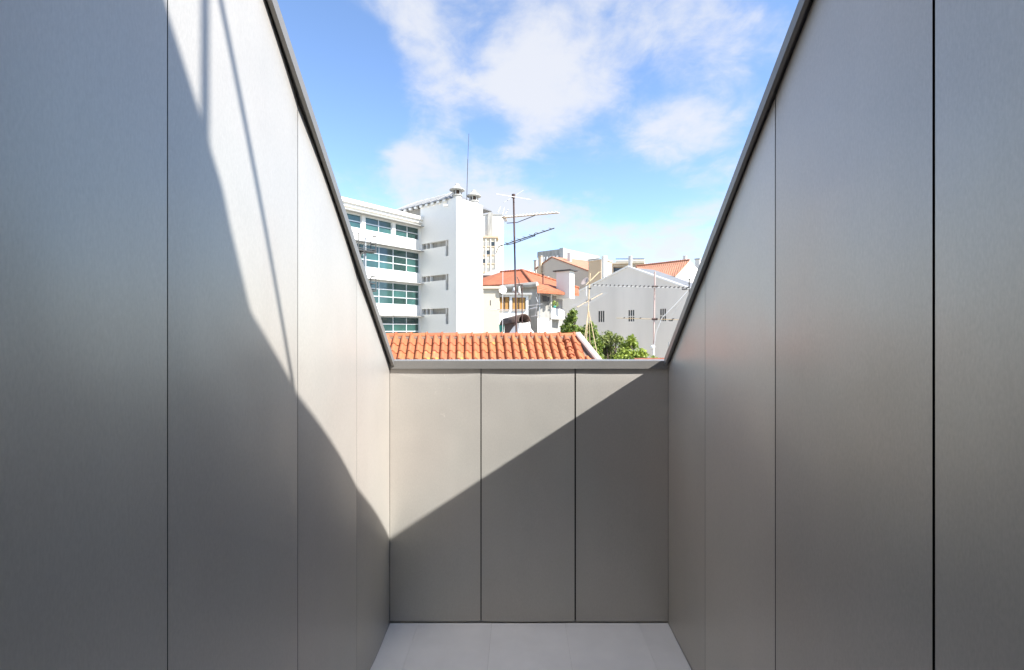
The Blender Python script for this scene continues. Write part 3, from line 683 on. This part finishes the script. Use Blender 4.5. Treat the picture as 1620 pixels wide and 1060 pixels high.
holed('wall', lambda u, z, d: LG(u, d, z), (sL, sR_, GZ, min(zref, zRr, zL)-.001 if False else zref), hol, .06, PLASTER_GREY, gh, top=[(sL, zL), (sP, zP), (sR_, max(zRr, zref+.01))])
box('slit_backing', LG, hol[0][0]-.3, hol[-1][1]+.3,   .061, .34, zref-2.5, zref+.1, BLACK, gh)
for i in (3, 6): box('mid_bar', LG, hol[i][0]-.02, hol[i+2][1]+.02, -.004, .05, hol[i][2]+.36, hol[i][2]+.42, PLASTER_GREY, gh)
DP = 3.0
for (sa, za), (sb, zb) in (((sL-.2, zL-.05), (sP, zP)), ((sP, zP), (sR_, max(zRr, zref+.01)))):
    slab('roof_slope', [LG(sa, .16, za+.02), LG(sb, .16, zb+.02), LG(sb, DP, zb+.02), LG(sa, DP, za+.02)], (0, 0, -.12), ROOFM, gh)
    slab('verge', [LG(sa, -.06, za), LG(sb, -.06, zb), LG(sb, .155, zb), LG(sa, .155, za)], (0, 0, .13), WHITE, gh)
box('side_wall', LG, sL+.02, sL+.2, .02, DP, GZ, zL-.2, PLASTER, gh)

# ------------------------------------------------------------------ houses further back
def gable(name, lab, pl_, pr_, pk, base, wm, rm, depth, over=.1, rb=None):
    """gable wall in a vertical plane through three photo points (left eave, right eave, peak), roof running back from it"""
    d = Vector((pr_.x-pl_.x, pr_.y-pl_.y, 0)).normalized(); n = Vector((-d.y, d.x, 0)); 
    if n.y < 0: n = -n
    h = thing(name, ((pl_.x+pr_.x)/2, (pl_.y+pr_.y)/2, base), lab, 'house')
    slab('gable_wall', [Vector((pl_.x, pl_.y, base)), Vector((pr_.x, pr_.y, base)), pr_, pk, pl_], n*.3, wm, h)
    for a, b in ((pl_, pk), (pk, pr_)):
        e = (a-b).normalized()*.3 if a is pl_ else (b-a).normalized()*.3
        a2 = a+e if a is pl_ else a; b2 = b+e if b is pr_ else b
        slab('roof_slope', [a2-n*over+Vector((0, 0, .02)), b2-n*over+Vector((0, 0, .02)), b2+n*depth+Vector((0, 0, .02)), a2+n*depth+Vector((0, 0, .02))], (0, 0, .16), rm, h)
    return h, d, n
bh, d_, n_ = gable('beige_house', 'beige gable-ended house with pale orange roof behind the white chimney', pix(849, 425, 64), pix(940, 433, 54.6), pix(873, 408, 61.4), GZ, BEIGE, FTILE_P, 9)
def chimney(px, pw, pt, pb, Y, lab, m=PLASTER, cap=True, ang=(.8, -.6)):
    p = pix(px, pb, Y); L = frame((p.x, p.y), ang, (-ang[1], ang[0])); w = pw/FPX*Y/1.35; zt = pix(px, pt, Y).z
    c = thing('chimney', (p.x, p.y, p.z), lab, 'chimney', 'chimneys on the far roofs'); box('stack', L, -w/2, w/2, -w/2, w/2, p.z-.8, zt, m, c)
    if cap: box('cap', L, -w*.62, w*.62, -w*.62, w*.62, zt+.003, zt+.12, CONC, c)
    else: box('cap', L, -w*.55, w*.55, -w*.55, w*.55, zt+.003, zt+.06, WHITE, c)
chimney(901, 7, 401, 418, 60.5, 'thin beige chimney on the slope of the beige gable house', cap=False)
chimney(855, 7, 406, 424, 63, 'chimney at the left eave of the beige gable house', BEIGE2)
chimney(847.5, 6, 413, 428, 66, 'low chimney left of the beige gable house', BEIGE)
# concrete block with vertical fins
K0, K1, K2 = pix(893, 393, 108), pix(852, 398, 112.6), pix(948, 405.6, 119.5); zK = K0.z
cb = thing('finned_building', (K0.x, K0.y, GZ), 'large pale concrete building with vertical fins on the skyline', 'building')
ka = Vector((K1.x-K0.x, K1.y-K0.y, 0)); kl = ka.length; ka.normalize(); kb = Vector((K2.x-K0.x, K2.y-K0.y, 0)); kbl = kb.length; kb.normalize()
bm = bmesh.new(); prism(bm, [Vector((K0.x, K0.y, GZ)), Vector((K1.x, K1.y, GZ)), Vector((K1.x+kb.x*kbl, K1.y+kb.y*kbl, GZ)), Vector((K2.x, K2.y, GZ))], (0, 0, zK-GZ)); fin('block', bm, CONC_L, cb)
LK = frame((K0.x, K0.y), ka, kb)
box('band', LK, 1.0, kl, -.5, -.02, zK-1.6, zK-.15, CONC, cb); box('recess', LK, 1.0, kl, -.1, -.02, zK-9, zK-1.62, DARKM, cb)
for i in range(6): box('fin', LK, 1.3+i*.98, 1.82+i*.98, -.75, -.12, zK-9, zK-1.62, WHITE, cb)
box('corner_pier', LK, -.05, .98, -.6, -.021, zK-9, zK+.1, CONC_L, cb)
# sand coloured block with white chimney
p = pix(951, 410, 50); LS = frame((p.x, p.y), Vector((-.72, .69, 0)), (.69, .72)); zs_ = lambda py: EYE+(CY-py)/FPX*50
sb = thing('sand_house', (p.x, p.y, GZ), 'sand-coloured flat-roofed block right of the beige gable house', 'house')
box('wall', LS, 0, 1.7, 0, 2.2, GZ, zs_(411), BEIGE2, sb); box('roof_edge', LS, -.1, 1.8, -.1, 2.2, zs_(411)+.003, zs_(409.5), PLASTER, sb); box('hatch', LS, .5, 1.9, .2, 1.2, zs_(409.5)+.003, zs_(407.5), DARKM, sb)
chimney(956, 8.5, 406, 436, 49, 'tall white chimney against the sand-coloured block', ang=(.45, -.89), cap=False)
# yellow house with loggia
p = pix(958, 412, 56); LY = frame((p.x, p.y), (.95, -.31), (.31, .95)); zy = lambda py: EYE+(CY-py)/FPX*55.5
yh = thing('yellow_house', (p.x, p.y, GZ), 'pale yellow flat-roofed house with shaded loggia behind the grey gable', 'house')
holed('wall', lambda u, z, d: LY(u, d, z), (0, 4.4, GZ, zy(418)), [(.25, .62, zy(436), zy(423)), (.95, 2.4, zy(436), zy(422))], .5, CREAM, yh)
box('rear', LY, 0, 4.4, .51, 5, GZ, zy(418), BEIGE, yh); box('roof_slab', LY, -.2, 4.6, -.3, 5, zy(418)+.003, zy(415), CREAM, yh); box('parapet', LY, 1.2, 4.6, .3, .6, zy(415)+.003, zy(411), PLASTER, yh)
tube('handrail', [LY(1.2, .2, zy(409)), LY(4.6, .2, zy(411))], .05, DARKM, yh); box('window', LY, .26, 2.4, .495, .508, zy(436), zy(423), GLASS_D, yh)
chimney(997, 6, 406, 420, 54, 'white chimney above the peak of the grey gable', cap=False)
# white gable with orange roof at far right
q0, qk, q1 = pix(1068, 437, 43.5), pix(1091, 412, 45), pix(1118, 441, 48); rA, rB = pix(1006, 421, 49), pix(1018, 434, 45.2)
wh = thing('white_gable_house', (q0.x, q0.y, GZ), 'bright white gable with an orange roof beside the right coping', 'house')
slab('gable_wall', [Vector((q0.x, q0.y, GZ)), Vector((q1.x, q1.y, GZ)), q1, qk, q0], (-.15, .26, 0), PLASTER, wh)
slab('roof_slope', [q0+Vector((0, -.05, .03)), qk+Vector((0, 0, .03)), rA, rB], (0, 0, -.14), FTILE_P, wh); tube('ridge', [qk+Vector((0, 0, .06)), rA+Vector((0, 0, .03))], .1, FTILE_P, wh)
slab('eave_wall', [Vector((q0.x, q0.y+.3, GZ)), Vector((rB.x, rB.y+.3, GZ)), rB+Vector((0, .3, -.16)), q0+Vector((0, .3, -.16))], (.1, .2, 0), PLASTER_GREY, wh)
chimney(1083.5, 6, 405.5, 419, 46, 'small chimney on the orange roof ridge at the far right', cap=False)
chimney(1104, 9, 411, 432, 50, 'dark-capped chimney right of the white gable')
# low roofs and clutter behind the hipped house
gp = thing('grey_roof_house', pix(785, 440, 60), 'low grey pyramid roof below the tower block', 'house')
a, b, c, d = pix(758, 437, 58), pix(806, 433, 58), pix(806, 433, 66), pix(758, 436, 66); t = pix(786, 425, 61)
bm = bmesh.new(); v = [bm.verts.new(x) for x in (a, b, c, d, t)]
for f in ((0, 1, 4), (1, 2, 4), (2, 3, 4), (3, 0, 4), (3, 2, 1, 0)): bm.faces.new([v[i] for i in f])
fin('roof', bm, CONC_L, gp); box('wall', WORLD, a.x+.3, b.x-.3, 58.3, 65.5, GZ, a.z-.4, PLASTER, gp); box('eave_board', WORLD, a.x, b.x, 57.9, 58.0, b.z-.5, b.z-.2, RUST, gp)
for px, w, py, h, lab in ((831, 7, 430, 5, 'pale rooftop plant box behind the hipped roof, left one'), (839, 5, 429, 6, 'white rooftop plant box behind the hipped roof, middle one'), (845, 6, 431, 4, 'grey rooftop plant box behind the hipped roof, right one')):
    p = pix(px, py+7, 45); sc_ = 45/FPX; r_ = thing('rooftop_unit', p, lab, 'plant box', 'rooftop plant boxes')
    box('casing', WORLD, p.x-w*sc_/2, p.x+w*sc_/2, 45, 45.6, p.z-1.5, p.z+h*sc_, ALU, r_, bev=.02); box('grille', WORLD, p.x-w*sc_*.35, p.x+w*sc_*.35, 44.96, 44.995, p.z, p.z+h*sc_*.8, GALV, r_); tube('vent', [(p.x, 45.3, p.z+h*sc_), (p.x, 45.3, p.z+h*sc_+.3)], .08, WHITE, r_)
mid = box('support_block', WORLD, 0, 3, 45.8, 50, GZ, pix(0, 436, 45).z, PLASTER_GREY, gp)
# low red roof at the foot of the right mast
lr = thing('low_red_roof', pix(1030, 571, 15), 'strip of low red tile roof at the foot of the right mast', 'roof')
slab('roof_slope', [pix(1004, 569, 15.6), pix(1058, 568.3, 16.2), pix(1090, 590, 13.6), pix(1000, 592, 13.2)], (0, 0, -.08), REDT, lr); tube('ridge', [pix(1003, 568.8, 15.6), pix(1060, 568, 16.2)], .05, REDT, lr)
a = pix(1000, 600, 13.6); b = pix(1085, 600, 13.6); box('wall', WORLD, a.x, b.x, 13.7, 15.4, GZ, pix(0, 598, 13.7).z-.05, PLASTER, lr)
a = pix(1056, 567, 15.2); box('slate', WORLD, a.x, a.x+.2, 15.1, 15.4, a.z-.02, a.z+.03, DARKM, lr)

# ------------------------------------------------------------------ trees
def tree(label, Y, clumps, leafm, base_px, seed, lsize, group='garden trees behind the end wall'):
    rr = random.Random(seed); bp = pix(base_px, 520, Y); t = thing('garden_tree', (bp.x, Y, GZ), label, 'tree', group)
    bm = bmesh.new(); sc_ = Y/FPX
    cents = []
    for px, py, r in clumps:
        c = pix(px, py, Y)+Vector((0, rr.uniform(-.3, .3), 0)); R_ = r*sc_; cents.append((c, R_))
        for i in range(int(330*(R_/.3)**1.9)):
            d = Vector((rr.gauss(0, 1), rr.gauss(0, 1), rr.gauss(0, 1))).normalized()
            lump = .82+.3*math.sin(5*d.x+px)*math.sin(4*d.z+py)
            q = c+d*R_*lump*(rr.random()**.38)+Vector((rr.gauss(0, .02), rr.gauss(0, .02), rr.gauss(0, .02)))
            n = (d*.8+Vector((rr.gauss(0, .6), rr.gauss(0, .6), rr.gauss(.35, .6)))).normalized()
            ln = n.orthogonal().normalized(); ln = Matrix.Rotation(rr.uniform(0, 6.28), 3, n) @ ln
            ln = (ln+Vector((0, 0, -.35))).normalized(); wd = n.cross(ln).normalized(); s_ = lsize*rr.uniform(.65, 1.25)
            A = [bm.verts.new(x) for x in (q-ln*s_*.5, q+wd*s_*.24+n*.008, q+ln*s_*.5-n*.012, q-wd*s_*.24+n*.008)]
            bm.faces.new((A[0], A[1], A[2])); bm.faces.new((A[0], A[2], A[3]))
    me = bpy.data.meshes.new('crown'); bm.to_mesh(me); bm.free(); link('crown', me, leafm, t)
    bm = bmesh.new(); top = max(c.z for c, _ in cents); fork = Vector((bp.x, Y, min(c.z for c, _ in cents)-.9))
    tb(bm, (bp.x, Y, GZ), fork, .16, .11, 9)
    for c, R_ in cents: 
        m_ = fork.lerp(c, .5)+Vector((rr.uniform(-.1, .1), rr.uniform(-.1, .1), .1)); tb(bm, fork, m_, .06, .04, 6); tb(bm, m_, c, .04, .012, 6)
    fin('trunk', bm, BARK, t)
tree('tall dark green pointed tree beside the tiled roof verge', 17.0, [(906, 495, 8), (904, 505, 12), (900, 520, 16), (915, 527, 15), (934, 517, 9), (936, 528, 12), (926, 545, 20), (898, 538, 17), (945, 548, 13), (888, 532, 8), (938, 570, 22), (910, 565, 24), (950, 585, 20), (925, 600, 26), (893, 560, 16)], LEAF_D, 922, 3, .14)
tree('middle olive green tree between the dark and the light green trees', 17.8, [(964, 531, 10), (958, 540, 12), (972, 536, 9), (981, 537, 7), (966, 552, 15), (952, 540, 12), (948, 556, 14), (955, 560, 14), (988, 548, 9), (980, 556, 10), (970, 572, 18), (985, 585, 16)], LEAF_O, 968, 5, .12)
tree('light green round tree, rightmost of the garden trees', 16.2, [(999, 537, 9), (1004, 545, 9), (993, 548, 10), (988, 560, 13), (1003, 562, 10), (1014, 558, 9), (1021, 566, 9), (1033, 570, 8), (1043, 571, 6), (978, 568, 12), (1005, 580, 18), (1025, 585, 15)], LEAF_L, 1000, 9, .13)

# ------------------------------------------------------------------ television aerials
def yagi(root, P0, P1, n, ln, mb, me_, rb=.012, re=.006, taper=0.0, tilt=None):
    tube('boom', [P0, P1], rb, mb, root, n=6)
    d = (P1-P0); e = d.cross(Vector((0, 0, 1))).normalized() if tilt is None else tilt
    for i in range(n):
        c = P0.lerp(P1, (i+.5)/n)+Vector((0, 0, rb+re)); l = ln*(1-taper*i/n)/2; tube('element', [c-e*l, c+e*l], re, me_, root, n=5)
YM = 13.0
m0 = pix(817, 532, YM); m1 = pix(812.5, 310, YM)
an = thing('rusty_aerial_mast', m0, 'tall rusty aerial mast with two boom aerials behind the tiled roof', 'aerial')
tube('mast', [m0, m0.lerp(m1, .5), m1], .026, RUST, an, n=10); tube('clamp', [m1-Vector((0, 0, .06)), m1+Vector((0, 0, .05))], .05, RUST, an)
tube('dipole', [pix(785, 307, YM-.35), pix(840, 316, YM+.1)], .011, ALU, an, n=6); tube('dipole', [pix(797, 320.5, YM-.2), pix(828, 301, YM+.3)], .009, GALV, an, n=6)
yagi(an, pix(793, 345, 13.6), pix(884, 337, 12.2), 17, .22, BRASS, ALU, .014, .012)
tube('arm', [pix(802, 353, 13.1), pix(818, 352, 13.0), pix(846, 341, 12.7)], .011, DARKM, an, n=6)
bm = bmesh.new()
for a, b in (((788, 336), (792, 327)), ((794, 343), (798, 328)), ((800, 338), (804, 331)), ((796, 350), (799, 343)), ((802, 352), (801, 347))): tb(bm, pix(*a, 13.4), pix(*b, 13.5), .006, n=5)
fin('reflector', bm, GALV, an)
bm = bmesh.new()
for i in range(5): tb(bm, pix(795+i, 344+i*1.6, 13.55), pix(799+i*.8, 342+i*1.7, 13.4), .012, n=5)
fin('feed_box', bm, BRASS, an)
yagi(an, pix(789, 390, 13.7), pix(877, 361, 12.1), 9, .16, DARKM, DARKM, .014, .008)
tube('lower_boom', [pix(802, 387.5, 13.4), pix(813, 385, 13.0), pix(846, 373, 12.6)], .012, DARKM, an, n=6)
for a in ((802, 387.5, 384.5, 13.4), (823, 382, 378, 12.9), (846, 374, 369, 12.6)): tube('spacer', [pix(a[0], a[1], a[3]), pix(a[0], a[2], a[3])], .016, DARKM, an, n=5)
tube('tail', [pix(789, 390, 13.7), pix(784, 402, 13.7)], .013, DARKM, an, n=6); tube('loop', [pix(794, 390, 13.6), pix(793.5, 396, 13.6), pix(797, 397, 13.6)], .01, PINKM, an, n=5)
# short twin mast with insulators
m0 = pix(826, 532, 13.2); m1 = pix(826, 450, 13.2); a2 = thing('short_mast', m0, 'short rusty mast with white insulators beside the tall mast', 'mast')
tube('mast', [m0, m1], .016, RUST, a2); tube('crossbar', [pix(814, 450.5, 13.15), pix(827, 450.5, 13.15)], .016, RUST, a2); tube('hook', [pix(818, 438, 13.15), pix(821, 444, 13.15), pix(821.5, 452, 13.15)], .012, DARKM, a2)
lathe('insulator', pix(821.5, 466, 13.15), [(.035, 0), (.035, .06), (.045, .07), (.028, .1), (.028, .16), (.012, .24)], WHITE, a2, n=12)
lathe('insulator', pix(813, 463, 13.15), [(.035, 0), (.05, .06), (.03, .12), (.012, .16)], GALV, a2, n=12)
# thin white aerial in front of the veranda
m0 = pix(795, 531, 14.4); m1 = pix(795.5, 430, 14.4); a3 = thing('thin_white_aerial', m0, 'thin white pole aerial in front of the cream house', 'aerial')
tube('mast', [m0, m1], .009, ALU, a3, n=6); tube('boom', [pix(772, 490, 14.6), pix(835, 490, 14.2), pix(849, 485.5, 14)], .01, ALU, a3, n=6)
for a, b in (((836, 483.5), (858, 481)), ((838, 489), (850, 487)), ((840, 500.5), (856, 499)), ((847, 500), (850, 480)), ((848, 470), (851, 478))): tube('element', [pix(*a, 14.1), pix(*b, 13.9)], .008, ALU, a3, n=5)
bm = bmesh.new(); pts = [pix(848+3.5*math.sin(i/8*3.14), 462+i*2.9, 14.0) for i in range(9)]
for p, q in zip(pts, pts[1:]): tb(bm, p, q, .006, n=4)
fin('cable', bm, GALV, a3)
# cane tripod mast with mesh dish
m0 = pix(926, 560, 15.5); m1 = pix(933.5, 432, 15.5); a4 = thing('cane_mast', m0, 'pale bamboo-like mast on a tripod with a pale dish above the trees', 'mast')
tube('mast', [m0, m0.lerp(m1, .45)+Vector((.01, 0, 0)), m1], .017, CANE, a4); 
for px, py, Y in ((922, 556, 15.2), (944, 556, 15.3), (934, 562, 15.9)): tube('leg', [pix(931, 490, 15.5), pix(px, py, Y)], .012, CANE, a4, n=6)
yagi(a4, pix(913, 486, 14.6), pix(953, 464, 16.6), 11, .62, BRASS, ALU, .014, .0055, .3)
tube('clamp', [pix(927, 476, 15.5), pix(935, 475, 15.5)], .03, DARKM, a4); tube('clamp', [pix(931, 457, 15.5), pix(935, 456, 15.5)], .026, DARKM, a4)
dp = pix(926, 446, 15.4); dn_ = Vector((-.55, -.45, .6)).normalized(); dx_ = dn_.orthogonal().normalized(); dy_ = dn_.cross(dx_)
bm = bmesh.new(); N = 18; rings = []
for r_, h_ in ((.01, 0), (.07, .01), (.135, .04), (.14, .04), (.07, -.004), (.01, -.014)): rings.append([bm.verts.new(dp+dn_*h_+(dx_*math.cos(6.2832*i/N)*1.25+dy_*math.sin(6.2832*i/N))*r_) for i in range(N)])
for A, B in zip(rings, rings[1:]):
    for i in range(N): bm.faces.new((A[i], A[(i+1) % N], B[(i+1) % N], B[i]))
fin('dish', bm, VERGE, a4, True)
bm = bmesh.new()
for i in range(9):
    tb(bm, pix(928+i*2.6, 450-i*2.4, 15.3), pix(934+i*2.2, 446-i*2.2, 15.8), .006, n=4); 
tb(bm, pix(926, 452, 15.4), pix(948, 430, 15.8), .012, n=5); fin('grid_boom', bm, BRASS, a4); tube('feed', [pix(927, 449, 15.4), pix(927.5, 468, 15.4)], .013, ALU, a4, n=6)
# right mast with two booms
YR = 20.0
m0 = pix(1033.5, 585, YR); m1 = pix(1036, 430, YR); a5 = thing('pink_aerial_mast', m0, 'pinkish aerial mast with two horizontal booms before the grey gable', 'aerial')
tube('mast', [m0, m1], .034, PINKM, a5, n=10); tube('sleeve', [m0, pix(1033.8, 545, YR)], .048, ALU, a5, n=10)
yagi(a5, pix(936, 452, 20.3), pix(1091, 456.5, 19.7), 23, .36, ALU, DARKM, .013, .028)
yagi(a5, pix(975, 503.2, 20.2), pix(1078, 506, 19.8), 4, .35, BRASS, DARKM, .012, .022)
for py in (453.8, 504.8): tube('clamp', [pix(1031.5, py, YR-.05), pix(1040, py, YR-.05)], .05, RUST, a5)
tube('balun', [pix(1079, 457.5, 19.6), pix(1087, 457, 19.6)], .035, DARKM, a5); tube('balun', [pix(1058, 507, 19.8), pix(1064, 507, 19.8)], .03, DARKM, a5)
tube('cable', [pix(1088, 460, 19.7), pix(1066, 484, 19.8), pix(1047, 503, 19.9), pix(1038, 525, 19.95), pix(1034.5, 550, 19.95)], .014, ALU, a5, n=5); lathe('coil', pix(1032.5, 552, 19.9), [(.07, 0), (.1, .04), (.1, .12), (.06, .16)], WHITE, a5, n=12)
m0 = pix(1090, 520, 21); m1 = pix(1090.5, 441, 21); a6 = thing('guyed_pole', m0, 'thin dark pole with wires close to the right coping', 'pole')
tube('pole', [m0, m1], .022, DARKM, a6, n=6)
for py in (442, 449, 455.5): lathe('knob', pix(1090.5, py+1, 21), [(.03, 0), (.05, .03), (.03, .07)], DARKM, a6, n=8)
for a, b in (((1090, 443), (1060, 437)), ((1090, 449), (1064, 441)), ((1090, 449), (1072, 453)), ((1090, 460), (1062, 500)), ((1090, 462), (1078, 520)), ((1090, 443), (1105, 441))): tube('wire', [pix(*a, 21), pix(*b, 22.5)], .008, ALU if b[1] > 460 else GALV, a6, n=4)
p = pix(1058, 550, 17.5); a7 = thing('stub_pipe', p-Vector((0, 0, 1)), 'short twin pipe beside the right coping', 'pipe'); tube('pipe', [p-Vector((0, 0, 1)), p+Vector((0, 0, .22))], .02, GALV, a7); tube('pipe', [p+Vector((.08, 0, -1)), p+Vector((.08, 0, .2))], .02, WHITE, a7)
